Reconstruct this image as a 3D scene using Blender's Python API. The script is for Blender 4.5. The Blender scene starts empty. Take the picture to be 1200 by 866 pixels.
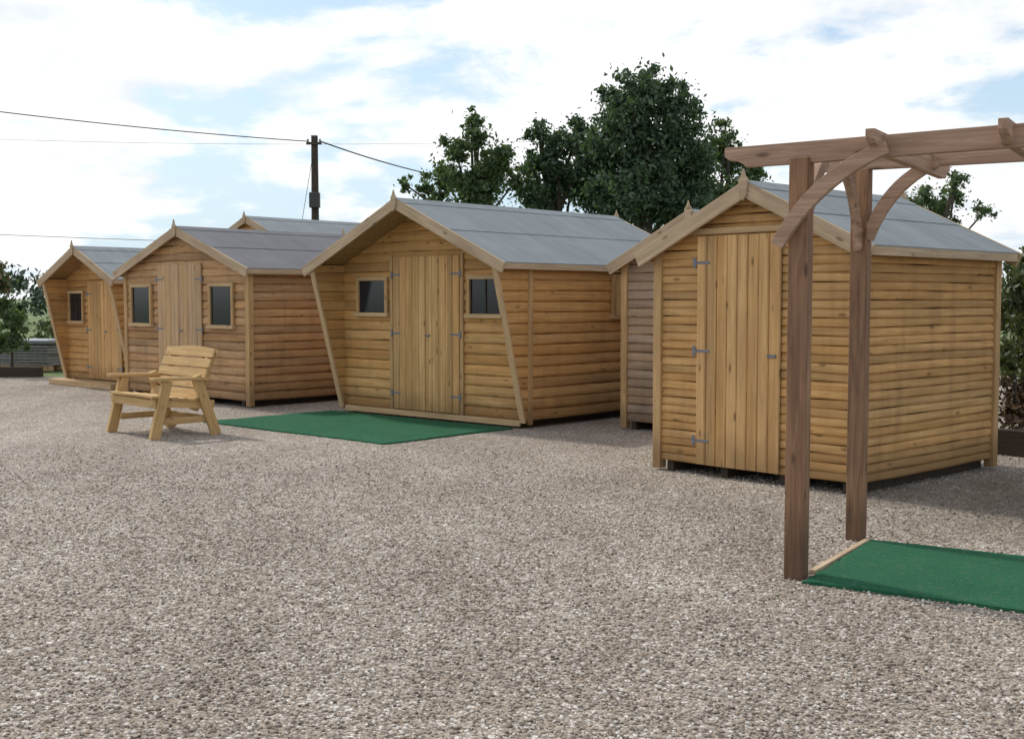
import bpy, math, random
import numpy as np
from mathutils import Vector, Matrix
random.seed(7); rng=np.random.default_rng(7)
scene=bpy.context.scene
scene.view_settings.view_transform='Standard'
try: scene.view_settings.look='None'
except: pass
scene.view_settings.exposure=0
COL=scene.collection

# ------------------------------------------------------------ node helpers
class NT:
    def __init__(s,nt): s.nt=nt; s.n=nt.nodes; s.l=nt.links
    def node(s,t,**k):
        n=s.n.new(t)
        for a,v in k.items(): setattr(n,a,v)
        return n
    def link(s,a,b): s.l.new(a,b)
    def set(s,sock,v):
        if isinstance(v,bpy.types.NodeSocket): s.l.new(v,sock)
        else: sock.default_value=v
    def math(s,op,a,b=0.0,c=None,clamp=False):
        n=s.node('ShaderNodeMath',operation=op); n.use_clamp=clamp
        s.set(n.inputs[0],a); s.set(n.inputs[1],b)
        if c is not None: s.set(n.inputs[2],c)
        return n.outputs[0]
    def vmath(s,op,a,b):
        n=s.node('ShaderNodeVectorMath',operation=op)
        s.set(n.inputs[0],a); s.set(n.inputs[1],b); return n.outputs[0]
    def noise(s,vec,scale,detail=3,rough=.5,dist=0):
        n=s.node('ShaderNodeTexNoise'); s.set(n.inputs['Vector'],vec)
        n.inputs['Scale'].default_value=scale; n.inputs['Detail'].default_value=detail
        n.inputs['Roughness'].default_value=rough; n.inputs['Distortion'].default_value=dist
        return n.outputs['Fac']
    def ramp(s,fac,stops,interp='LINEAR'):
        n=s.node('ShaderNodeValToRGB'); n.color_ramp.interpolation=interp
        e=n.color_ramp.elements
        while len(e)<len(stops): e.new(.5)
        for i,(p,c) in enumerate(stops):
            e[i].position=p
            if not isinstance(c,(tuple,list)): c=(c,c,c)
            e[i].color=(*c[:3],1)
        s.set(n.inputs[0],fac); return n.outputs[0]
    def mix(s,fac,a,b,mode='MIX'):
        n=s.node('ShaderNodeMix',data_type='RGBA',blend_type=mode)
        s.set(n.inputs[0],fac)
        for i,v in ((6,a),(7,b)):
            if isinstance(v,(tuple,list)) : v=(*v[:3],1)
            s.set(n.inputs[i],v)
        return n.outputs[2]
    def mapping(s,vec,scale=(1,1,1)):
        n=s.node('ShaderNodeMapping'); s.set(n.inputs['Vector'],vec); n.inputs['Scale'].default_value=scale
        return n.outputs[0]

def newmat(name):
    m=bpy.data.materials.new(name); m.use_nodes=True
    nt=NT(m.node_tree); b=m.node_tree.nodes['Principled BSDF']
    return m,nt,b
def bump(nt,b,h,strength=.3,dist=.01):
    n=nt.node('ShaderNodeBump'); n.inputs['Strength'].default_value=strength; n.inputs['Distance'].default_value=dist
    nt.set(n.inputs['Height'],h); nt.link(n.outputs[0],b.inputs['Normal'])

def wood(name,light,dark,axis='x',board=None,weather=.35,rough=.75,knots=True,damp=True,zoff=0.0,stain=0.0):
    """axis = grain direction; board=(axis,size) gives per-board tint"""
    m,nt,b=newmat(name)
    tc=nt.node('ShaderNodeTexCoord').outputs['Object']
    oi=nt.node('ShaderNodeObjectInfo').outputs['Random']
    off=nt.math('MULTIPLY',oi,37.0)
    comb=nt.node('ShaderNodeCombineXYZ')
    for i in range(3): nt.link(off,comb.inputs[i])
    sep=nt.node('ShaderNodeSeparateXYZ'); nt.link(tc,sep.inputs[0])
    vec=nt.vmath('ADD',tc,comb.outputs[0])
    if board:
        q=nt.math('FLOOR',nt.math('DIVIDE',nt.math('SUBTRACT',sep.outputs['XYZ'.index(board[0].upper())],zoff),board[1]))
        bid=nt.math('ADD',q,off)
        wn=nt.node('ShaderNodeTexWhiteNoise',noise_dimensions='1D'); nt.link(bid,wn.inputs['W'])
        sh=nt.node('ShaderNodeCombineXYZ')
        for i in range(3): nt.set(sh.inputs[i],nt.math('MULTIPLY',wn.outputs['Value'],9.0+i*3))
        vec=nt.vmath('ADD',vec,sh.outputs[0])
    sc={'x':(1.2,22,22),'z':(22,22,1.2)}[axis]
    v=nt.mapping(vec,sc)
    g=nt.noise(v,1.4,4,.7,.6)
    col=nt.ramp(g,[(.32,dark),(.5,tuple((a+c)/2 for a,c in zip(light,dark))),(.66,light)])
    big=nt.noise(vec,1.3,2,.6)
    col=nt.mix(nt.math('MULTIPLY',nt.ramp(big,[(.38,0.0),(.72,1.0)]),weather),col,tuple(c*.62+.02 for c in dark),'MIX')
    if board:
        f=nt.ramp(wn.outputs['Value'],[(0,.80),(1,1.14)])
        col=nt.mix(1.0,col,f,'MULTIPLY')
        f2=nt.ramp(wn.outputs['Color'],[(0,(1.10,.97,.82)),(1,(.95,1.0,1.12))])
        col=nt.mix(.7,col,f2,'MULTIPLY')
    if stain:
        st=nt.noise(nt.mapping(tc,(5,5,.7)),1.2,3,.65)
        col=nt.mix(nt.math('MULTIPLY',nt.ramp(st,[(.48,0.0),(.68,1.0)]),stain),col,tuple(c*.45+.02 for c in dark))
    if knots:
        ks={'x':(3.2,9,9),'z':(9,9,3.2)}[axis]
        vo=nt.node('ShaderNodeTexVoronoi'); nt.link(nt.mapping(vec,ks),vo.inputs['Vector']); vo.inputs['Scale'].default_value=1.0
        k=nt.ramp(vo.outputs['Distance'],[(.07,1.0),(.16,0.0)])
        col=nt.mix(nt.math('MULTIPLY',k,.7),col,tuple(c*.32 for c in dark))
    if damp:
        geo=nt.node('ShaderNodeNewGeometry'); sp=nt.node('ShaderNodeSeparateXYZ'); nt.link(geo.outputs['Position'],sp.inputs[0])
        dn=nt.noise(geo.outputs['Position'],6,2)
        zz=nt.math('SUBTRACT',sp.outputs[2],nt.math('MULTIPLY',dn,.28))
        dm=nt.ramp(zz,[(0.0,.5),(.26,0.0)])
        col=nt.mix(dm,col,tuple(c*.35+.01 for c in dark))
    nt.link(col,b.inputs['Base Color']); b.inputs['Roughness'].default_value=rough
    b.inputs['Specular IOR Level'].default_value=.25
    bump(nt,b,g,.35,.006)
    return m

HON_L=(.66,.40,.16); HON_D=(.45,.248,.086)
W_log13=wood('loglap_honey',HON_L,HON_D,'x',('z',.125),zoff=.09,stain=.18)
W_log09=wood('loglap_narrow',(.66,.405,.165),(.44,.25,.09),'x',('z',.070),zoff=.09,stain=.32)
W_log4=wood('loglap_brown',(.56,.35,.175),(.35,.205,.095),'x',('z',.115),zoff=.09,stain=.28)
W_grey=wood('loglap_weathered',(.46,.335,.225),(.30,.21,.14),'x',('z',.1),zoff=.09,stain=.3)
W_doorz=wood('door_boards',(.69,.445,.20),(.48,.28,.11),'z',('x',.105))
W_doorz4=wood('door_boards_pale',(.60,.425,.25),(.42,.28,.145),'z',('x',.105))
W_trimx=wood('trim_wood_x',(.62,.44,.25),(.43,.29,.15),'x',damp=False,weather=.25)
W_trimz=wood('trim_wood_z',(.58,.38,.18),(.39,.24,.11),'z',weather=.3)
W_barge=wood('barge_wood',(.58,.45,.30),(.39,.28,.175),'x',damp=False,weather=.4)
W_deck=wood('roof_deck',(.44,.28,.13),(.28,.17,.07),'x',damp=False)
W_perg=wood('pergola_wood',(.53,.36,.26),(.28,.17,.115),'x',weather=.45)
W_pergz=wood('pergola_post_wood',(.43,.245,.135),(.17,.09,.052),'z',weather=.55,stain=.4)
W_bench=wood('bench_wood',(.66,.45,.21),(.45,.285,.115),'x',weather=.35,damp=False)
W_dark=wood('dark_timber',(.07,.05,.035),(.035,.026,.02),'x',damp=False)

def felt_mat(name,c):
    m,nt,b=newmat(name)
    tc=nt.node('ShaderNodeTexCoord').outputs['Object']
    n1=nt.noise(tc,160,2,.7); n2=nt.noise(tc,1.2,4,.6); 
    st=nt.noise(nt.mapping(tc,(.8,6,.8)),1.5,3,.6)
    f=nt.math('ADD',nt.math('MULTIPLY',n1,.35),nt.math('ADD',nt.math('MULTIPLY',n2,.35),nt.math('MULTIPLY',st,.3)))
    col=nt.ramp(f,[(.3,tuple(x*.6 for x in c)),(.7,tuple(x*1.28 for x in c))])
    nt.link(col,b.inputs['Base Color']); b.inputs['Roughness'].default_value=.8
    bump(nt,b,n1,.4,.004); return m
FELT=felt_mat('roof_felt_green_grey',(.21,.24,.25))
FELT2=felt_mat('roof_felt_dark',(.14,.14,.15))
def simple(name,c,rough=.6,metal=0,nscale=0,var=.3,bmp=0):
    m,nt,b=newmat(name)
    b.inputs['Roughness'].default_value=rough; b.inputs['Metallic'].default_value=metal
    if nscale:
        tc=nt.node('ShaderNodeTexCoord').outputs['Object']
        n=nt.noise(tc,nscale,4,.65)
        nt.link(nt.ramp(n,[(.3,tuple(x*(1-var) for x in c)),(.7,tuple(x*(1+var) for x in c))]),b.inputs['Base Color'])
        if bmp: bump(nt,b,n,bmp,.01)
    else: b.inputs['Base Color'].default_value=(*c,1)
    return m
METAL=simple('galvanised_metal',(.19,.20,.225),.6,.5,30,.3)
GLASS=simple('window_glass',(.012,.016,.022),.12,0)
BLACK=simple('shed_interior',(.02,.018,.015),.9)
WIRE=simple('cable_black',(.05,.05,.055),.6)
POLE=simple('pole_wood',(.06,.045,.035),.85,0,12,.4,.3)
STONE=simple('slab_stone',(.24,.24,.24),.85,0,9,.25,.3)
def mat_grass():
    m,nt,b=newmat('artificial_grass')
    geo=nt.node('ShaderNodeNewGeometry').outputs['Position']
    n=nt.noise(geo,150,3,.8); n2=nt.noise(geo,2.2,4,.6); n3=nt.noise(geo,28,3,.6)
    c=nt.ramp(n,[(.36,(.010,.075,.036)),(.64,(.055,.25,.125))])
    c=nt.mix(nt.ramp(n2,[(.35,0.0),(.75,.5)]),c,(.05,.21,.11))
    c=nt.mix(nt.ramp(n3,[(.56,0.0),(.70,.55)]),c,(.17,.22,.15))
    nt.link(c,b.inputs['Base Color']); b.inputs['Roughness'].default_value=.9
    b.inputs['Specular IOR Level'].default_value=.15
    bump(nt,b,n,.9,.02); return m
MATG=mat_grass()

def leafmat(name,c1,c2,tr=.25):
    m,nt,b=newmat(name)
    geo=nt.node('ShaderNodeNewGeometry')
    n=nt.noise(geo.outputs['Position'],3.0,2,.7)
    c=nt.ramp(n,[(.35,c1),(.65,c2)])
    out=[x for x in nt.n if x.type=='OUTPUT_MATERIAL'][0]
    nt.n.remove(b)
    df=nt.node('ShaderNodeBsdfDiffuse'); nt.link(c,df.inputs[0])
    gl=nt.node('ShaderNodeBsdfGlossy'); gl.inputs['Roughness'].default_value=.45; gl.inputs[0].default_value=(.9,.95,1,1)
    m1=nt.node('ShaderNodeMixShader'); m1.inputs[0].default_value=.04
    nt.link(df.outputs[0],m1.inputs[1]); nt.link(gl.outputs[0],m1.inputs[2]); res=m1.outputs[0]
    if tr:
        t=nt.node('ShaderNodeBsdfTranslucent'); nt.link(nt.mix(1.0,c,(1.5,1.7,.7),'MULTIPLY'),t.inputs['Color'])
        ms=nt.node('ShaderNodeMixShader'); ms.inputs[0].default_value=tr
        nt.link(res,ms.inputs[1]); nt.link(t.outputs[0],ms.inputs[2]); res=ms.outputs[0]
    nt.link(res,out.inputs[0])
    return m
LEAF_D=leafmat('leaf_dark',(.046,.078,.050),(.10,.15,.082),.25)
LEAF_B=leafmat('leaf_birch',(.05,.085,.04),(.12,.165,.07),.3)
LEAF_H=leafmat('leaf_hedge',(.04,.055,.022),(.12,.14,.055),.2)
LEAF_BR=leafmat('leaf_bracken',(.07,.045,.025),(.17,.11,.055),0)
LEAF_F=leafmat('leaf_flower',(.22,.08,.07),(.35,.2,.14),.2)
LEAF_FAR=leafmat('leaf_far',(.05,.075,.045),(.09,.125,.065),0)
BARK=simple('bark',(.07,.055,.045),.9,0,14,.4,.5)

# ------------------------------------------------------------ geometry helpers
def empty(name,loc=(0,0,0),rz=0):
    e=bpy.data.objects.new(name,None); COL.objects.link(e); e.location=loc; e.rotation_euler=(0,0,rz)
    e.empty_display_size=.3; return e
def mkobj(name,verts,faces,mat,parent=None,smooth=False,bev=0):
    me=bpy.data.meshes.new(name); me.from_pydata([tuple(v) for v in verts],[],faces)
    me.update()
    if mat: me.materials.append(mat)
    if smooth: me.polygons.foreach_set('use_smooth',[True]*len(me.polygons))
    o=bpy.data.objects.new(name,me); COL.objects.link(o)
    if parent: o.parent=parent
    if bev:
        mo=o.modifiers.new('bev','BEVEL'); mo.width=bev; mo.segments=2; mo.limit_method='ANGLE'
    return o
BF=[(0,3,2,1),(4,5,6,7),(0,1,5,4),(1,2,6,5),(2,3,7,6),(3,0,4,7)]
def box(name,parent,c,s,mat,bev=.003,rz=0):
    x,y,z=[a/2 for a in s]
    v=[(-x,-y,-z),(x,-y,-z),(x,y,-z),(-x,y,-z),(-x,-y,z),(x,-y,z),(x,y,z),(-x,y,z)]
    o=mkobj(name,v,BF,mat,parent,bev=bev); o.location=c; o.rotation_euler=(0,0,rz); return o
def beam(name,parent,p0,p1,w,h,mat,bev=.003,up=(0,0,1)):
    p0=Vector(p0);p1=Vector(p1); d=p1-p0; L=d.length; x=d.normalized(); up=Vector(up)
    y=up.cross(x)
    if y.length<1e-4: y=Vector((0,1,0))
    y.normalize(); z=x.cross(y)
    a,b=w/2,h/2
    v=[(0,-a,-b),(L,-a,-b),(L,a,-b),(0,a,-b),(0,-a,b),(L,-a,b),(L,a,b),(0,a,b)]
    o=mkobj(name,v,BF,mat,parent,bev=bev)
    M=Matrix((( x.x,y.x,z.x,p0.x),(x.y,y.y,z.y,p0.y),(x.z,y.z,z.z,p0.z),(0,0,0,1)))
    o.matrix_basis=M; return o
def prism(name,parent,outline,y0,y1,mat,bev=0):
    n=len(outline)
    v=[(x,y0,z) for x,z in outline]+[(x,y1,z) for x,z in outline]
    f=[tuple(range(n)),tuple(range(2*n-1,n-1,-1))]
    for i in range(n):
        j=(i+1)%n; f.append((i,i+n,j+n,j))
    return mkobj(name,v,f,mat,parent,bev=bev)
PROF=[(0,-.002),(.04,.015),(.25,.019),(.5,.018),(.75,.013),(.93,.007),(1.0,-.002)]
def siding(name,parent,loc,rz,xl,xr,z0,z1,bh,mat,amp=1.0):
    """horizontal log-lap boards; outward is local -Y"""
    V=[];F=[]; k=0; z=z0; r=random.Random(len(name)*7)
    amp=amp*min(1,.55+.45*bh/.12)
    while z<z1-1e-4:
        base=len(V); dx=r.uniform(-.003,.003)
        pr=[]
        for f,o in PROF:
            zz=z+f*bh
            if zz>=z1: pr.append((z1,o)); break
            pr.append((zz,o))
        nseg=12; ph=r.uniform(0,6)
        for zz,o in pr:
            a=xl(zz);b=xr(zz)
            if b<a: a=b=(a+b)/2
            for s in range(nseg+1):
                x=a+(b-a)*s/nseg
                w=.0028*math.sin(x*3.1+ph)+.002*math.sin(x*8+k*2.9)
                V.append((x,-(o*amp)+dx,zz+w))
        for i in range(len(pr)-1):
            for s in range(nseg):
                a=base+i*(nseg+1)+s
                F.append((a,a+1,a+nseg+2,a+nseg+1))
        z+=bh;k+=1
    o=mkobj(name,V,F,mat,parent,smooth=True); o.location=loc; o.rotation_euler=(0,0,rz); return o

def window(shed,name,x0,x1,z0,z1,y=-.02,bars=True,fm=None):
    fm=fm or W_trimx; t=.05
    box(name+'_top',shed,((x0+x1)/2,y-.022,z1-t/2),(x1-x0,.045,t),fm)
    box(name+'_sill',shed,((x0+x1)/2,y-.03,z0+t/2),(x1-x0+.04,.065,t),fm)
    for i,x in enumerate((x0+t/2,x1-t/2)):
        box(name+f'_jamb_{i}',shed,(x,y-.02,(z0+z1)/2),(t,.04,z1-z0-2*t),W_trimz)
    box(name+'_glass',shed,((x0+x1)/2,y-.006,(z0+z1)/2),(x1-x0-2*t+.004,.012,z1-z0-2*t+.004),GLASS,bev=0)
    if bars:
        box(name+'_bar',shed,((x0+x1)/2,y-.016,(z0+z1)/2),(.02,.012,z1-z0-2*t),W_dark,bev=0)
def door(shed,x0,x1,z0,z1,y=-.022,leaves=1,mat=None,hinges='l',pw=.105):
    mat=mat or W_doorz
    w=(x1-x0)/leaves
    for l in range(leaves):
        a=x0+l*w+.004; b=x0+(l+1)*w-.004
        n=max(2,round((b-a)/pw)); q=(b-a)/n
        V=[];F=[]
        for i in range(n):
            c0=a+i*q+.002; c1=a+(i+1)*q-.002; e=.007
            base=len(V)
            V+= [(c0,y,z0),(c0,y-.02,z0),(c0+e,y-.028,z0),(c1-e,y-.028,z0),(c1,y-.02,z0),(c1,y,z0)]
            V+= [(p[0],p[1],z1) for p in V[base:base+6]]
            F.append(tuple(base+5-i2 for i2 in range(6))); F.append(tuple(base+6+i2 for i2 in range(6)))
            for j in range(5): F.append((base+j,base+j+1,base+j+7,base+j+6))
        mkobj(f'door_leaf_{l+1}',V,F,mat,shed)
        mkobj(f'door_back_{l+1}',[(a,y-.004,z0),(b,y-.004,z0),(b,y-.004,z1),(a,y-.004,z1)],[(0,1,2,3)],W_dark,shed)
        side = 'l' if (l==0 and hinges in 'lb') else 'r'
        for k,zz in enumerate((z0+.2,(z0+z1)/2,z1-.22)):
            xx=a if side=='l' else b; s=1 if side=='l' else -1
            box(f'hinge_{l}_{k}',shed,(xx+s*.065,y-.030,zz),(.15,.004,.022),METAL,bev=.001)
            box(f'hinge_plate_{l}_{k}',shed,(xx-s*.022,y-.030,zz),(.03,.006,.085),METAL,bev=.001)
    xx=(x0+x1)/2+.05 if leaves==2 else x1-.07
    box('door_latch',shed,(xx,y-.036,(z0+z1)/2-.02),(.08,.012,.025),METAL,bev=.002)

def shed(name,loc,ang,W,D,zE,zR,bh,mat,front,fo=.15,ox=.13,wing=0.0,felt=FELT,trim=None):
    s=empty(name,(loc[0],loc[1],0),math.radians(ang))
    z0=.09; m=(zR-zE)/(W/2); H=W/2
    xl=lambda z: 0 if z<zE else min(H,(z-zE)/m)
    xr=lambda z: W-xl(z)
    siding('front_wall',s,(0,0,0),0,xl,xr,z0,zR,bh,mat)
    siding('back_wall',s,(W,D,0),math.pi,xl,xr,z0,zR,bh,mat)
    e=wing
    fx=lambda z: -(.04+(e-.04)*(z-z0)/(zE-z0)) if e else 0
    siding('right_wall',s,(W,0,0),math.pi/2,fx,lambda z:D,z0,zE,bh,mat)
    siding('left_wall',s,(0,D,0),-math.pi/2,lambda z:0,(lambda z:D-fx(z)),z0,zE,bh,mat)
    box('interior',s,(W/2,D/2,(z0+zE)/2),(W-.06,D-.06,zE-z0-.02),BLACK,bev=0)
    if e:
        siding('left_wing_inner',s,(.035,0,0),math.pi/2,fx,lambda z:-.001,z0,zE,bh,mat,.6)
        siding('right_wing_inner',s,(W-.035,0,0),-math.pi/2,lambda z:.001,lambda z:-fx(z),z0,zE,bh,mat,.6)
        for i,x in enumerate((.017,W-.017)):
            beam(f'wing_edge_{i}',s,(x,-.05,z0-.02),(x,-e-.01,zE+.0),.08,.03,W_trimx,up=(0,-1,0))
    for i,(x,y) in enumerate(((0,0),(W,0),(0,D),(W,D))):
        sx=-1 if x==0 else 1; sy=-1 if y==0 else 1
        if e and y==0:
            box(f'corner_post_{i}',s,(x+sx*.018,.03,(.03+zE)/2),(.03,.07,zE-.06),W_trimz)
        else:
            box(f'corner_post_{i}',s,(x-sx*.005,y-sy*.005,(.02+zE)/2-.005),(.085,.085,zE-.03),W_trimz)
    for i in range(4):
        x=W*(.06+.88*i/3)
        box(f'bearer_{i}',s,(x,D/2,.043),(.07,D-.04,.086),W_dark)
    def chev(a,b,lo,hi,half=None):
        hx=half if half is not None else H+ox
        return [(H-hx,zR-m*hx+lo),(H,zR+lo),(H+hx,zR-m*hx+lo),(H+hx,zR-m*hx+hi),(H,zR+hi),(H-hx,zR-m*hx+hi)]
    y0=-(e if e else 0)-fo; y1=D+fo
    prism('roof_deck',s,chev(0,0,.002,.027),y0+.03,y1-.03,W_deck)
    prism('roof_felt_lower',s,chev(0,0,.0275,.036,H+ox+.012),y0+.008,y1-.008,felt)
    prism('roof_felt_upper',s,chev(0,0,.0365,.043,(H+ox)*.52),y0+.0075,y1-.0075,felt)
    prism('roof_felt_ridge',s,chev(0,0,.0435,.050,.16),y0+.007,y1-.007,felt)
    for i,yy in enumerate((y0+.017,y1-.017)):
        for j,sg in enumerate((-1,1)):
            hx=H+ox+.015; zo=-.028
            beam(f'barge_board_{i}{j}',s,(H,yy+j*.003,zR+zo+.005),(H+sg*hx,yy+j*.003,zR-m*hx+zo),.03,.125,W_barge)
        f=[(-.035,-.10),(0,-.15),(.035,-.10),(.045,.02),(.02,.05),(0,.11),(-.02,.05),(-.045,.02)]
        dy=-.035 if i==0 else .012
        prism(f'finial_{i}',s,[(H+a,zR+.03+b) for a,b in f],yy+dy,yy+dy+.022,W_barge,bev=.003)
    for j,sg in enumerate((-1,1)):
        hx=H+ox
        beam(f'eave_fascia_{j}',s,(H+sg*hx,y0+.037,zR-m*hx-.012),(H+sg*hx,y1-.037,zR-m*hx-.012),.022,.07,W_barge)
    front(s)
    return s

# ------------------------------------------------------------ sheds
def f1(s):
    door(s,.44,1.28,.10,2.02,hinges='l')
    box('gable_flash',s,(.99,-.03,2.06),(1.36,.025,.05),W_trimx)
shed('garden_shed',(1.29,10.46),-47,1.98,2.19,1.93,2.40,.070,W_log09,f1,fo=.15)
def f2(s):
    door(s,1.02,2.20,.11,2.02,leaves=2,hinges='b',pw=.115)
    window(s,'window_left',.32,.92,1.27,1.78,bars=False)
    window(s,'window_right',2.33,2.93,1.27,1.78)
    for i,x in enumerate((.985,2.235)):
        box(f'door_jamb_{i}',s,(x,-.03,1.07),(.05,.03,1.94),W_trimz)
    box('front_plinth',s,(1.625,-.035,.06),(3.1,.03,.07),W_trimx)
    o=empty('side_window'); o.parent=s; o.location=(3.25,1.55,0); o.rotation_euler=(0,0,math.pi/2)
    window(o,'side',0,.5,1.25,1.8,bars=False)
    box('side_casement',s,(3.25+.10,1.62,1.54),(.16,.03,.5),W_trimz)
shed('garden_shed',(-2.24,15.9),-42,3.25,3.8,1.93,2.66,.125,W_log13,f2,fo=.03,wing=.54,ox=.12)
def f3(s):
    door(s,.55,1.35,.1,2.0,hinges='l')
shed('garden_shed',(1.30,13.72),-42,1.9,2.4,1.93,2.42,.1,W_grey,f3)
def f4(s):
    door(s,.94,2.08,.11,2.0,leaves=2,hinges='b',mat=W_doorz4)
    window(s,'window_left',.17,.77,1.08,1.72,bars=False)
    window(s,'window_right',2.26,2.86,1.08,1.72,bars=False)
shed('garden_shed',(-5.95,18.5),-42,3.16,2.85,1.93,2.50,.115,W_log4,f4,felt=FELT2)
def f5(s):
    door(s,.80,1.90,.12,1.80,leaves=2,hinges='b')
    window(s,'window',.13,.66,1.06,1.64)
    box('porch_step',s,(1.1,-.22,.05),(2.1,.36,.09),W_trimx)
shed('garden_shed',(-7.92,21.3),-42,2.25,2.3,1.84,2.34,.115,W_log13,f5,fo=.03,wing=.45,ox=.12)
shed('garden_shed',(-6.5,25.2),-42,3.4,4.2,2.42,3.10,.125,W_log13,lambda s:door(s,1.2,2.2,.1,2.0),felt=FELT)

# ------------------------------------------------------------ mats
def mat_obj(name,loc,ang,w,d,t=.022):
    e=empty(name,(loc[0],loc[1],0),math.radians(ang))
    nx,ny=60,30; V=[];F=[]
    for j in range(ny+1):
        for i in range(nx+1):
            x=w*i/nx; y=d*j/ny
            z=t+.004*math.sin(x*5+y*3)+.003*math.sin(y*9+x*2)+random.uniform(-.0012,.0012)
            if i in(0,nx) or j in(0,ny):
                x+=random.uniform(-.010,.010)+.012*math.sin(y*4); y+=random.uniform(-.010,.010)+.012*math.sin(x*3.3); z=t*.75
            V.append((x,y,z))
    for j in range(ny):
        for i in range(nx):
            a=j*(nx+1)+i; F.append((a,a+1,a+nx+2,a+nx+1))
    rim=[i for i in range(nx+1)]+[ (j*(nx+1)+nx) for j in range(1,ny+1)]+[ny*(nx+1)+i for i in range(nx-1,-1,-1)]+[j*(nx+1) for j in range(ny-1,0,-1)]
    b=len(V)
    for r in rim: V.append((V[r][0],V[r][1],0.0))
    n=len(rim)
    for k in range(n): F.append((b+k,b+(k+1)%n,rim[(k+1)%n],rim[k]))
    mkobj('turf_sheet',V,F,MATG,e,smooth=False)
    return e
ca,sa=math.cos(math.radians(-42)),math.sin(math.radians(-42))
mat_obj('artificial_grass_mat',(-2.30-.10*ca+2.03*sa,15.84-.10*sa-2.03*ca),-42,3.25,1.98)
# ------------------------------------------------------------ pergola
def pergola():
    a=math.radians(-31)
    p=empty('garden_pergola',(1.53,6.36,0),a)
    D=1.2; Lx=2.5
    for i,(x,y) in enumerate(((0,0),(0,D),(Lx,0),(Lx,D))):
        box(f'post_{i}',p,(x,y,(2.24+(.05 if y else 0))/2),(.105,.105,2.24+(.05 if y else 0)),W_pergz,bev=.006)
    def scal(L,h):
        return [(0,h*.55),(.03,h*.36),(.07,h*.32),(.10,h*.18),(.12,0),(L-.12,0),(L-.10,h*.18),(L-.07,h*.32),(L-.03,h*.36),(L,h*.55),(L,h),(0,h)]
    def prof_beam(name,x0,x1,z,h,y,t,tilt=0):
        ob=prism(name,p,scal(x1-x0,h),-t/2,t/2,W_perg,bev=.004); ob.location=(x0,y,z); ob.rotation_euler=(0,-tilt,0); return ob
    prof_beam('beam_front',-.42,Lx+.45,2.205,.112,0.0,.05,.015)
    prof_beam('beam_back',-.42,Lx+.45,2.285,.11,D,.05,0)
    for i,x in enumerate((.40,1.02,1.64,2.26)):
        L=D+.66
        ob=prism(f'rafter_{i}',p,scal(L,.11),-.024,.024,W_perg,bev=.004)
        ob.location=(x,-.18,2.235+.012*i/3); ob.rotation_euler=(0,-math.atan(.005),math.pi/2)
    def brace(name,x0,z0,x1,z1,corner,y,rz,loc,t=.045,w=.068):
        P0=Vector((x0,z0));P2=Vector((x1,z1)); C=Vector(corner)
        P1=(P0+P2)/2*.55+C*.45
        n=12; inn=[];out=[]
        for k in range(n+1):
            u=k/n
            q=P0*(1-u)**2+P1*2*u*(1-u)+P2*u*u
            d=(P1-P0)*(1-u)*2+(P2-P1)*2*u; d.normalize()
            nrm=Vector((-d.y,d.x)); ww=w*.5*(1+.15*math.sin(u*math.pi))
            inn.append(q-nrm*ww); out.append(q+nrm*ww)
        o=[(v.x,v.y) for v in inn]+[(v.x,v.y) for v in reversed(out)]
        area=sum(o[i][0]*o[(i+1)%len(o)][1]-o[(i+1)%len(o)][0]*o[i][1] for i in range(len(o)))
        if area<0: o.reverse()
        ob=prism(name,p,o,y-t/2,y+t/2,W_perg,bev=.003); ob.location=loc; ob.rotation_euler=(0,0,rz); return ob
    brace('brace_front_left',-.10,1.78,.46,2.26,(-.02,2.25),-.080,0,(0,0,0))
    brace('brace_back_right',.05,1.86,.45,2.31,(.04,2.32),-.03,0,(0,D,0))
    brace('brace_side_back',.05,1.80,.42,2.27,(.04,2.30),0,-math.pi/2,(0,D,0))
    brace('brace_side_front',.05,1.80,.42,2.27,(.04,2.30),0,math.pi/2,(0,0,0))
    brace('brace_far_front',-.05,1.80,-.45,2.25,(-.04,2.28),0,0,(Lx,0,0))
    brace('brace_far_back',-.05,1.86,-.45,2.31,(-.04,2.32),0,0,(Lx,D,0))
pergola()
e=mat_obj('artificial_grass_mat',(1.53-.0,6.22),-33,3.2,1.28,.024)
beam('edging_board',e,(-.03,.25,.012),(-.03,1.3,.012),.035,.024,W_barge)

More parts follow.
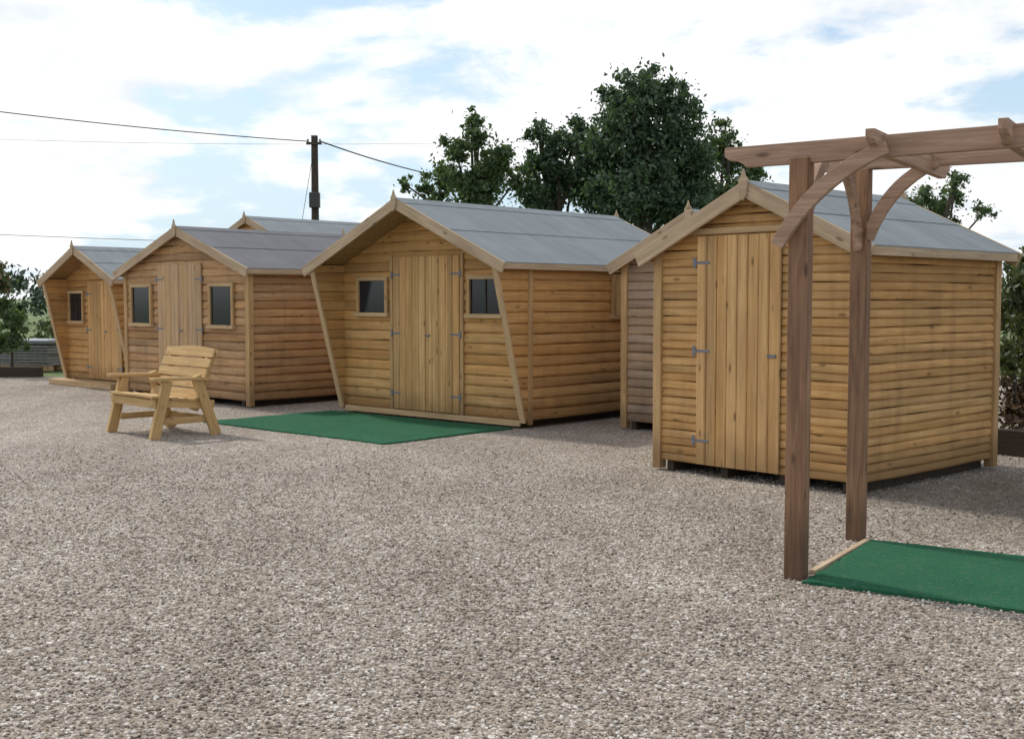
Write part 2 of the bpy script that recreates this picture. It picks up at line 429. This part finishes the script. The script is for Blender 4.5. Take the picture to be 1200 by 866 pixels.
# ------------------------------------------------------------ bench
def bench():
    b=empty('wooden_garden_bench',(-3.81,12.65,0),math.radians(-46.5))
    W=1.02
    for i,x in enumerate((0,-W)):
        sgn=-1 if x else 1
        beam(f'front_leg_{i}',b,(x,-.0,0),(x,.16,.62),.055,.11,W_bench,up=(0,1,0),bev=.005)
        beam(f'back_leg_{i}',b,(x,.74,0),(x,.50,.66),.055,.11,W_bench,up=(0,1,0),bev=.005)
        beam(f'side_rail_{i}',b,(x+sgn*-.055,.0,.40),(x+sgn*-.055,.74,.33),.045,.10,W_bench,bev=.004)
        beam(f'stretcher_{i}',b,(x+sgn*-.05,.09,.18),(x+sgn*-.05,.70,.18),.035,.07,W_bench,bev=.004)
        beam(f'arm_{i}',b,(x,-.02,.645),(x,.66,.625),.11,.035,W_bench,bev=.006)
        beam(f'back_upright_{i}',b,(x+sgn*-.09,.52,.28),(x+sgn*-.09,.76,.93),.045,.09,W_bench,up=(0,1,0),bev=.004)
    for k in range(5):
        y=.03+k*.108; z=.455-.07*(y/.6)
        beam(f'seat_slat_{k}',b,(.0,y,z),(-W,y,z),.095,.028,W_bench,bev=.004)
    for k in range(5):
        u=(k+.9)/5.0; y=.52+.24*u-.045; z=.36+.55*u
        beam(f'back_slat_{k}',b,(.03,y,z),(-W-.03,y,z),.10,.024,W_bench,bev=.004,up=(0,-.94,.34))
    L=W+.08; pts=[(0,0),(L,0)]
    n=14
    top=[(L*(1-i/n),.055+.035*math.sin(math.pi*i/n)) for i in range(n+1)]
    o=prism('top_rail',b,pts+top,-.014,.014,W_bench,bev=.004)
    o.location=(-W-.04,.745,.88); o.rotation_euler=(-.34,0,0)
    beam('front_rail',b,(0,.02,.38),(-W,.02,.38),.03,.09,W_bench)
    beam('back_rail',b,(-.03,.70,.17),(-W+.03,.70,.17),.03,.07,W_bench)
bench()

# ------------------------------------------------------------ vegetation
def leaves_mesh(name,centers,radii,n,size,mat,parent,flat=.5,gauss=True):
    centers=np.array(centers);radii=np.array(radii)
    w=radii**2.2; idx=rng.choice(len(centers),n,p=w/w.sum())
    d=rng.normal(size=(n,3)); d/=np.linalg.norm(d,axis=1)[:,None]
    r=np.minimum(np.abs(rng.normal(size=n))*.62,1.9) if gauss else rng.random(n)**.45
    P=centers[idx]+d*(r*radii[idx])[:,None]*np.array([1,1,.8])
    a=rng.normal(size=(n,3)); a/=np.linalg.norm(a,axis=1)[:,None]
    b=np.cross(a,rng.normal(size=(n,3))); b/=np.linalg.norm(b,axis=1)[:,None]
    s=size*(.55+.9*rng.random(n))[:,None]
    a*=s; b*=s*flat
    V=np.stack([P-a,P-b*.9+a*.1,P+a,P+b*.9+a*.1],1).reshape(-1,3).astype(np.float32)
    V[:,2]=np.maximum(V[:,2],.01)
    me=bpy.data.meshes.new(name); me.vertices.add(4*n); me.vertices.foreach_set('co',V.ravel())
    me.loops.add(4*n); me.loops.foreach_set('vertex_index',np.arange(4*n,dtype=np.int32))
    me.polygons.add(n); me.polygons.foreach_set('loop_start',np.arange(0,4*n,4,dtype=np.int32))
    me.polygons.foreach_set('loop_total',np.full(n,4,dtype=np.int32))
    me.materials.append(mat)
    me.update(calc_edges=True); me.validate()
    o=bpy.data.objects.new(name,me); COL.objects.link(o); o.parent=parent; return o
def limb(V,F,p0,p1,r0,r1,seg=7,n=5,straight=False):
    p0=Vector(p0);p1=Vector(p1); d=(p1-p0); x=d.normalized()
    u=x.orthogonal().normalized(); v=x.cross(u)
    base=len(V); bend=Vector((random.uniform(-1,1),random.uniform(-1,1),random.uniform(-.3,.3)))*d.length*.06
    if straight: bend=Vector((0,0,0))
    for i in range(n+1):
        t=i/n; c=p0+d*t+bend*math.sin(t*math.pi); r=r0+(r1-r0)*t
        for k in range(seg):
            a=2*math.pi*k/seg; V.append(c+u*math.cos(a)*r+v*math.sin(a)*r)
    for i in range(n):
        for k in range(seg):
            a=base+i*seg+k; b=base+i*seg+(k+1)%seg
            F.append((a,b,b+seg,a+seg))
def tree(name,loc,clumps,leafmat,nleaf,size,sub=9,subr=.42,trunk_r=.16,flat=.5,fill=.25):
    t=empty(name,(loc[0],loc[1],0)); V=[];F=[]
    zmin=min(c[2] for c in clumps); 
    top=max(clumps,key=lambda c:c[2])
    fork=Vector((0,0,zmin*.75))
    limb(V,F,(0,0,-.1),fork,trunk_r,trunk_r*.75,9)
    limb(V,F,fork,(top[0],top[1],top[2]),trunk_r*.75,.03,8,8)
    cs=[];rs=[]
    for (x,y,z,r) in clumps:
        h=max(zmin*.7,z-1.6)
        s=fork.lerp(Vector(top[:3]),max(0,(h-fork.z)/max(.01,top[2]-fork.z)))
        limb(V,F,s,(x,y,z),trunk_r*.4,.02)
        for k in range(sub):
            d=Vector((random.gauss(0,1),random.gauss(0,1),random.gauss(0,.9))).normalized()*r*random.uniform(.25,1.12)
            c=Vector((x,y,z))+d
            cs.append(tuple(c)); rs.append(r*subr*random.uniform(.5,1.15))
            if k%2==0: limb(V,F,(x,y,z),c,.025,.008,4,2)
    mkobj('trunk_and_limbs',V,F,BARK,t,smooth=True)
    leaves_mesh('crown_foliage',cs,rs,int(nleaf*(1-fill)),size,leafmat,t,flat)
    leaves_mesh('crown_foliage_loose',[c[:3] for c in clumps],[c[3]*1.0 for c in clumps],int(nleaf*fill),size,leafmat,t,flat)
    return t
def pxclumps(lst,Y,x0,dyr=.7):
    k=1400/Y; out=[]
    for (x,y,r) in lst:
        out.append(((x-600)/k-x0,random.uniform(-dyr,dyr),1.5+(350-y)/k,r/k))
    return out
Y=30
tree('broadleaf_tree',(3.3,Y),pxclumps([(752,118,34),(728,128,28),(784,130,30),(738,158,44),(782,165,44),(708,190,36),(808,192,38),(755,205,48),(725,235,45),(790,240,45),(755,250,40)],Y,3.3),LEAF_D,46000,.07,sub=20,subr=.42,trunk_r=.22)
tree('broadleaf_tree',(1.4,Y+1),pxclumps([(632,155,16),(650,178,26),(625,198,22),(678,155,20),(692,178,28),(672,215,34),(640,232,32),(700,240,30),(622,240,20),(655,200,26)],Y+1,1.4),LEAF_D,23000,.065,sub=16,subr=.38,trunk_r=.15)
tree('broadleaf_tree',(5.4,Y+1.5),pxclumps([(848,165,20),(828,180,26),(862,190,24),(878,205,20),(818,225,34),(850,230,32),(885,235,24)],Y+1.5,5.4),LEAF_B,17000,.06,sub=16,subr=.38,trunk_r=.12)
tree('birch_tree',(-.9,Y),pxclumps([(553,145,14),(562,168,22),(535,180,20),(590,182,18),(520,208,22),(575,208,34),(545,218,28),(500,220,14),(478,220,10),(604,212,20),(560,236,34),(510,236,20)],Y,-.9),LEAF_B,18000,.06,sub=14,subr=.34,trunk_r=.11)
tree('birch_tree',(9.0,25),pxclumps([(1105,215,14),(1085,235,20),(1125,228,16),(1105,250,26),(1060,240,14),(1140,250,14)],25,9.0),LEAF_B,6000,.04,sub=14,subr=.36,trunk_r=.05)

def shrub(name,loc,boxs,n,mat,size,extra=None):
    h=empty(name,loc); cs=[];rs=[]
    V=[];F=[]
    for (x,y,z,r) in boxs:
        limb(V,F,(x*.95,y,0),(x,y,z),.03,.008,5,3)
        for k in range(10):
            d=Vector((random.gauss(0,1),random.gauss(0,1),random.gauss(0,1))).normalized()*r*random.uniform(.3,1.0)
            cs.append((x+d.x,y+d.y,max(.08,z+d.z))); rs.append(r*.4*random.uniform(.6,1.2))
    mkobj('stems',V,F,BARK,h)
    leaves_mesh('foliage',cs,rs,n,size,mat,h)
    if extra: leaves_mesh('flowering_tips',[c for c in cs if c[2]>extra[1]],[r*.9 for c,r in zip(cs,rs) if c[2]>extra[1]],extra[0],size*.8,LEAF_F,h)
    return h
hp=[(6.9,9.6),(6.3,10.5),(5.8,11.2),(5.45,11.9),(5.55,12.7),(6.0,13.6),(6.5,14.7),(7.2,16.2)]
cl=[];cl2=[]
for (x,y) in hp:
    for k in range(3):
        cl.append((x-5.5+random.uniform(-.15,.2),y-12+random.uniform(-.3,.3),(.75,1.2,1.62)[k]+random.uniform(-.05,.12),.44))
    cl2.append((x-5.5-.15,y-12-.1,.35,.36))
shrub('hedge',(5.5,12,0),cl,34000,LEAF_H,.04)
shrub('bracken_bank',(5.5,12,0),cl2,10000,LEAF_BR,.04)
shrub('flowering_shrub',(-10.0,23.6,0),[(-.35,0,1.3,.5),(.05,.1,1.0,.45),(-.1,-.1,1.9,.35),(.15,0,.6,.4),(-.6,.1,.7,.5)],6500,LEAF_B,.05,(900,1.5))
shrub('low_shrub',(-9.3,26.6,0),[(-1.2,.2,.6,.5),(-.5,0,.75,.45),(.2,.1,.6,.45),(.9,.2,.7,.4)],7000,LEAF_H,.045)
hr=empty('distant_hedgerow',(0,0,0)); cs=[];rs=[]
for i in range(150):
    x=-45+i*.6; cs.append((x,70+random.uniform(-1,1),random.uniform(.5,1.8))); rs.append(random.uniform(.8,1.3))
for i in range(30):
    x=-40+random.uniform(0,24); cs.append((x,76+random.uniform(-2,2),random.uniform(1.6,2.8))); rs.append(random.uniform(.8,1.3))
leaves_mesh('hedgerow_foliage',cs,rs,24000,.2,LEAF_FAR,hr)

# ------------------------------------------------------------ left background items
st=empty('paving_slab_stack',(-10.1,25.3,0),math.radians(-12))
for i in range(3): box(f'pallet_runner_{i}',st,(0,-.4+.4*i,.05),(1.3,.1,.1),W_trimx)
for i in range(7):
    box(f'slab_{i}',st,(random.uniform(-.03,.03),random.uniform(-.03,.03),.135+i*.062),(1.2,.9,.055),STONE,bev=.006,rz=random.uniform(-.03,.03))
box('cover_sheet',st,(0,0,.60),(1.32,1.0,.09),simple('tarp_grey',(.22,.24,.27),.5,0,5,.2,.4),bev=.03)
kb=empty('sleeper_edging',(-14,22.9,0)); 
for i in range(4): box(f'sleeper_{i}',kb,(i*2.05-2.2,0,.09),(2.03,.2,.2),W_dark,bev=.01)
kb2=empty('sleeper_edging',(4.85,11.3,0),math.radians(-52))
for i in range(2): box(f'sleeper_{i}',kb2,(i*2.05+.4,0,.12),(2.03,.12,.26),W_dark,bev=.01)

# utility pole
up=empty('utility_pole',(-6.55,40,0))
V=[];F=[]; limb(V,F,(0,0,-.1),(0,0,6.85),.15,.11,10,4,True); mkobj('pole_shaft',V,F,POLE,up,smooth=True)
box('pole_cap',up,(0,0,6.87),(.2,.2,.04),METAL)
box('cross_arm',up,(0,-.12,6.62),(.5,.08,.08),POLE)
box('junction_box',up,(0.02,-.2,4.75),(.34,.25,.5),WIRE,bev=.02)
for i,x in enumerate((-.2,.2)): box(f'insulator_{i}',up,(x,-.12,6.71),(.06,.06,.1),STONE)
def cable(name,pts,r,parent,sag=.2):
    c=bpy.data.curves.new(name,'CURVE'); c.dimensions='3D'; c.bevel_depth=r; c.bevel_resolution=1
    for a,b in zip(pts[:-1],pts[1:]):
        a=Vector(a);b=Vector(b); sp=c.splines.new('POLY'); n=24; sp.points.add(n)
        for i in range(n+1):
            t=i/n; q=a.lerp(b,t); sp.points[i].co=(q.x,q.y,q.z-sag*4*t*(1-t),1)
    c.materials.append(WIRE); o=bpy.data.objects.new(name,c); COL.objects.link(o)
    if parent: o.parent=parent
    return o
cable('cable_west',[(-.2,0,6.70),(-9.5,-5.0,7.05),(-24,-12,7.4)],.017,up,.08)
cable('cable_east',[(.2,0,6.70),(7.2,24,7.55),(20,50,8)],.024,up,.4)
cable('guy_wire',[(0,-.1,6.5),(-1.1,-.3,0)],.010,up,0)
ow=empty('overhead_cables')
cable('span_low',[(-22,40,3.85),(4,44,3.3)],.011,ow,.15)
cable('span_thin',[(-30,62,9.8),(4,64,9.9),(40,66,9.6)],.008,ow,.3)

# ------------------------------------------------------------ ground
def gravel_mat(pebble=False):
    m,nt,b=newmat('pebble' if pebble else 'gravel')
    geo=nt.node('ShaderNodeNewGeometry').outputs['Position']
    cols=[(0,(.15,.13,.105)),(.12,(.28,.245,.205)),(.38,(.44,.39,.33)),(.60,(.52,.46,.385)),(.76,(.38,.31,.245)),(.88,(.68,.64,.58)),(1,(.85,.83,.78))]
    def patch(c):
        n=nt.noise(geo,.45,3,.6)
        c=nt.mix(1.0,c,nt.ramp(n,[(.3,(.82,.80,.785)),(.7,(1.10,1.09,1.07))]),'MULTIPLY')
        n=nt.noise(nt.mapping(geo,(1.6,.5,1)),1.0,3,.6)
        c=nt.mix(1.0,c,nt.ramp(n,[(.35,(.88,.86,.84)),(.65,(1.06,1.06,1.06))]),'MULTIPLY')
        # darker brown tint around a point near the right-hand shed, noisy edge
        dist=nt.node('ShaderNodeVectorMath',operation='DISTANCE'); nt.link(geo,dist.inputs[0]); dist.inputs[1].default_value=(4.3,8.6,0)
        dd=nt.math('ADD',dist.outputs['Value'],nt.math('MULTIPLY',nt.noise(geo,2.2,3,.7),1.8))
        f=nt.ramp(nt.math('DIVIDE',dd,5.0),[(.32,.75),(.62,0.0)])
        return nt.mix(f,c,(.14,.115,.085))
    if pebble:
        r=nt.node('ShaderNodeObjectInfo').outputs['Random']
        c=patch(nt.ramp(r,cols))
        out=[x for x in nt.n if x.type=='OUTPUT_MATERIAL'][0]; nt.n.remove(b)
        df=nt.node('ShaderNodeBsdfDiffuse'); nt.link(c,df.inputs[0]); nt.link(df.outputs[0],out.inputs[0]); return m
    v1=nt.node('ShaderNodeTexVoronoi'); nt.link(geo,v1.inputs['Vector']); v1.inputs['Scale'].default_value=80
    v2=nt.node('ShaderNodeTexVoronoi'); nt.link(geo,v2.inputs['Vector']); v2.inputs['Scale'].default_value=40
    s1=nt.node('ShaderNodeSeparateColor'); nt.link(v1.outputs['Color'],s1.inputs[0])
    s2=nt.node('ShaderNodeSeparateColor'); nt.link(v2.outputs['Color'],s2.inputs[0])
    c1=nt.ramp(s1.outputs[0],cols); c2=nt.ramp(s2.outputs[0],cols)
    c=nt.mix(nt.math('GREATER_THAN',s2.outputs[1],.76),c1,c2)
    gap=nt.ramp(v1.outputs['Distance'],[(.35,1.0),(.75,.52)])
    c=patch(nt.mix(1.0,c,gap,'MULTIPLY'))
    nt.link(c,b.inputs['Base Color']); b.inputs['Roughness'].default_value=.9
    b.inputs['Specular IOR Level'].default_value=.2
    bump(nt,b,nt.math('SUBTRACT',1.0,v1.outputs['Distance']),.6,.009); return m
GRAV=gravel_mat(); PEB=gravel_mat(pebble=True)
def grass_mat():
    m,nt,b=newmat('field_grass')
    geo=nt.node('ShaderNodeNewGeometry').outputs['Position']
    n=nt.noise(geo,.08,4,.6); n2=nt.noise(geo,4,4,.7)
    c=nt.ramp(n,[(.35,(.08,.13,.035)),(.65,(.15,.20,.06))])
    c=nt.mix(.5,c,nt.ramp(n2,[(.3,(.5,.5,.5)),(.7,(1.3,1.3,1.2))]),'MULTIPLY')
    nt.link(c,b.inputs['Base Color']); b.inputs['Roughness'].default_value=.95; return m
S=3000
mkobj('ground',[(-S,-S,-.02),(S,-S,-.02),(S,S,-.02),(-S,S,-.02)],[(0,1,2,3)],grass_mat())
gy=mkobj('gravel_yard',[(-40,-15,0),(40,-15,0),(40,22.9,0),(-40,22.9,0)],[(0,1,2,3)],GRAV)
ng=bpy.data.node_groups.new('scatter','GeometryNodeTree')
ng.interface.new_socket('Geometry',in_out='INPUT',socket_type='NodeSocketGeometry')
ng.interface.new_socket('Geometry',in_out='OUTPUT',socket_type='NodeSocketGeometry')
N=ng.nodes; L=ng.links
gi=N.new('NodeGroupInput'); go=N.new('NodeGroupOutput')
dp=N.new('GeometryNodeDistributePointsOnFaces')
pos=N.new('GeometryNodeInputPosition'); sx=N.new('ShaderNodeSeparateXYZ'); mr=N.new('ShaderNodeMapRange')
L.new(pos.outputs[0],sx.inputs[0]); L.new(sx.outputs[1],mr.inputs[0])
mr.inputs[1].default_value=4.5; mr.inputs[2].default_value=12.5; mr.inputs[3].default_value=1700; mr.inputs[4].default_value=0
L.new(mr.outputs[0],dp.inputs['Density'])
ic=N.new('GeometryNodeMeshIcoSphere'); ic.inputs['Radius'].default_value=.0060; ic.inputs['Subdivisions'].default_value=1
tr=N.new('GeometryNodeTransform'); tr.inputs['Scale'].default_value=(1.2,.9,.62)
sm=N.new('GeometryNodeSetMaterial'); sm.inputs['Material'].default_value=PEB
ip=N.new('GeometryNodeInstanceOnPoints')
rv=N.new('FunctionNodeRandomValue'); rv.data_type='FLOAT_VECTOR'; rv.inputs[0].default_value=(-.6,-.6,0); rv.inputs[1].default_value=(.6,.6,6.28)
rs_=N.new('FunctionNodeRandomValue'); rs_.data_type='FLOAT'; rs_.inputs[2].default_value=.5; rs_.inputs[3].default_value=1.7
L.new(gi.outputs[0],dp.inputs['Mesh']); L.new(dp.outputs['Points'],ip.inputs['Points'])
L.new(ic.outputs['Mesh'],tr.inputs['Geometry']); L.new(tr.outputs[0],sm.inputs['Geometry']); L.new(sm.outputs[0],ip.inputs['Instance'])
L.new(rv.outputs[0],ip.inputs['Rotation']); L.new(rs_.outputs[1],ip.inputs['Scale']); L.new(ip.outputs[0],go.inputs[0])
V=[];F=[]; nn=24
for j in range(nn+1):
    y=3.2+9.3*j/nn; hw=.5*y+.6
    V+=[(-hw,y,.003),(hw,y,.003)]
for j in range(nn): F.append((2*j,2*j+1,2*j+3,2*j+2))
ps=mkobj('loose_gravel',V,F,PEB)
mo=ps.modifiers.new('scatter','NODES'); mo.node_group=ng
wd=empty('weeds_and_fallen_leaves'); cs=[];rs=[]
for i in range(60):
    x=random.uniform(1.2,4.6); y=random.uniform(3.9,8.6)
    if abs((x-1.53)*math.sin(math.radians(33))+(y-6.22)*math.cos(math.radians(33))-.6)<.9: continue
    cs.append((x,y,.012)); rs.append(random.uniform(.01,.03))
leaves_mesh('weed_leaves',cs,rs,320,.009,LEAF_H,wd)
leaves_mesh('fallen_leaves',[(random.uniform(-3.5,4.5),random.uniform(4,13),.012) for _ in range(70)],[.02]*70,90,.013,LEAF_BR,wd)

# ------------------------------------------------------------ light
az=(-.72,.69); el=math.radians(46)
d=Vector((az[0]*math.cos(el),az[1]*math.cos(el),math.sin(el)))
sun=bpy.data.lights.new('sun','SUN'); sun.energy=2.5; sun.angle=math.radians(4); sun.color=(1,.945,.87)
so=bpy.data.objects.new('sun',sun); COL.objects.link(so); so.rotation_euler=d.to_track_quat('Z','Y').to_euler(); so.location=(0,0,30)
w=bpy.data.worlds.new('World'); scene.world=w; w.use_nodes=True
try:
    w.cycles.sampling_method='MANUAL'; w.cycles.sample_map_resolution=256
except Exception: pass
nt=NT(w.node_tree); bg=w.node_tree.nodes['Background']; out=w.node_tree.nodes['World Output']
sky=nt.node('ShaderNodeTexSky',sky_type='NISHITA'); sky.sun_disc=False
sky.sun_elevation=el; sky.sun_rotation=math.atan2(az[0],az[1]); sky.air_density=1.0; sky.dust_density=1.0; sky.ozone_density=1.2
nt.link(sky.outputs[0],bg.inputs[0]); bg.inputs[1].default_value=.15
tc=nt.node('ShaderNodeTexCoord').outputs['Generated']
sp=nt.node('ShaderNodeSeparateXYZ'); nt.link(tc,sp.inputs[0])
zc=nt.math('MAXIMUM',sp.outputs[2],0.0); zz=nt.math('ADD',zc,.28)
cb=nt.node('ShaderNodeCombineXYZ'); nt.link(nt.math('DIVIDE',sp.outputs[0],zz),cb.inputs[0]); nt.link(nt.math('DIVIDE',sp.outputs[1],zz),cb.inputs[1])
cb.inputs[2].default_value=6.3
n1=nt.noise(cb.outputs[0],2.1,7,.58,.15)
mask=nt.ramp(n1,[(.42,0.0),(.53,1.0)],'EASE')
n2=nt.noise(cb.outputs[0],4.2,4,.6,.1)
cc=nt.ramp(n2,[(.34,(.80,.835,.875)),(.52,(1.0,1.0,1.0))])
haze=nt.ramp(sp.outputs[2],[(0.0,.97),(.12,.68),(.32,.0)])
b2=nt.node('ShaderNodeBackground'); nt.link(cc,b2.inputs[0]); b2.inputs[1].default_value=1.12
b3=nt.node('ShaderNodeBackground'); b3.inputs[0].default_value=(.62,.785,.92,1); b3.inputs[1].default_value=1.04
m0=nt.node('ShaderNodeMixShader'); nt.link(haze,m0.inputs[0]); nt.link(bg.outputs[0],m0.inputs[1]); nt.link(b3.outputs[0],m0.inputs[2])
m1=nt.node('ShaderNodeMixShader'); nt.link(nt.math('MULTIPLY',mask,.94),m1.inputs[0]); nt.link(m0.outputs[0],m1.inputs[1]); nt.link(b2.outputs[0],m1.inputs[2])
nt.link(m1.outputs[0],out.inputs[0])

# ------------------------------------------------------------ camera
cam=bpy.data.cameras.new('camera'); co=bpy.data.objects.new('camera',cam); COL.objects.link(co)
cam.sensor_width=36; cam.lens=36*1400/1200; cam.clip_end=8000; cam.clip_start=.05
co.location=(0,0,1.5); co.rotation_euler=(math.radians(90-3.39),0,0)
scene.camera=co
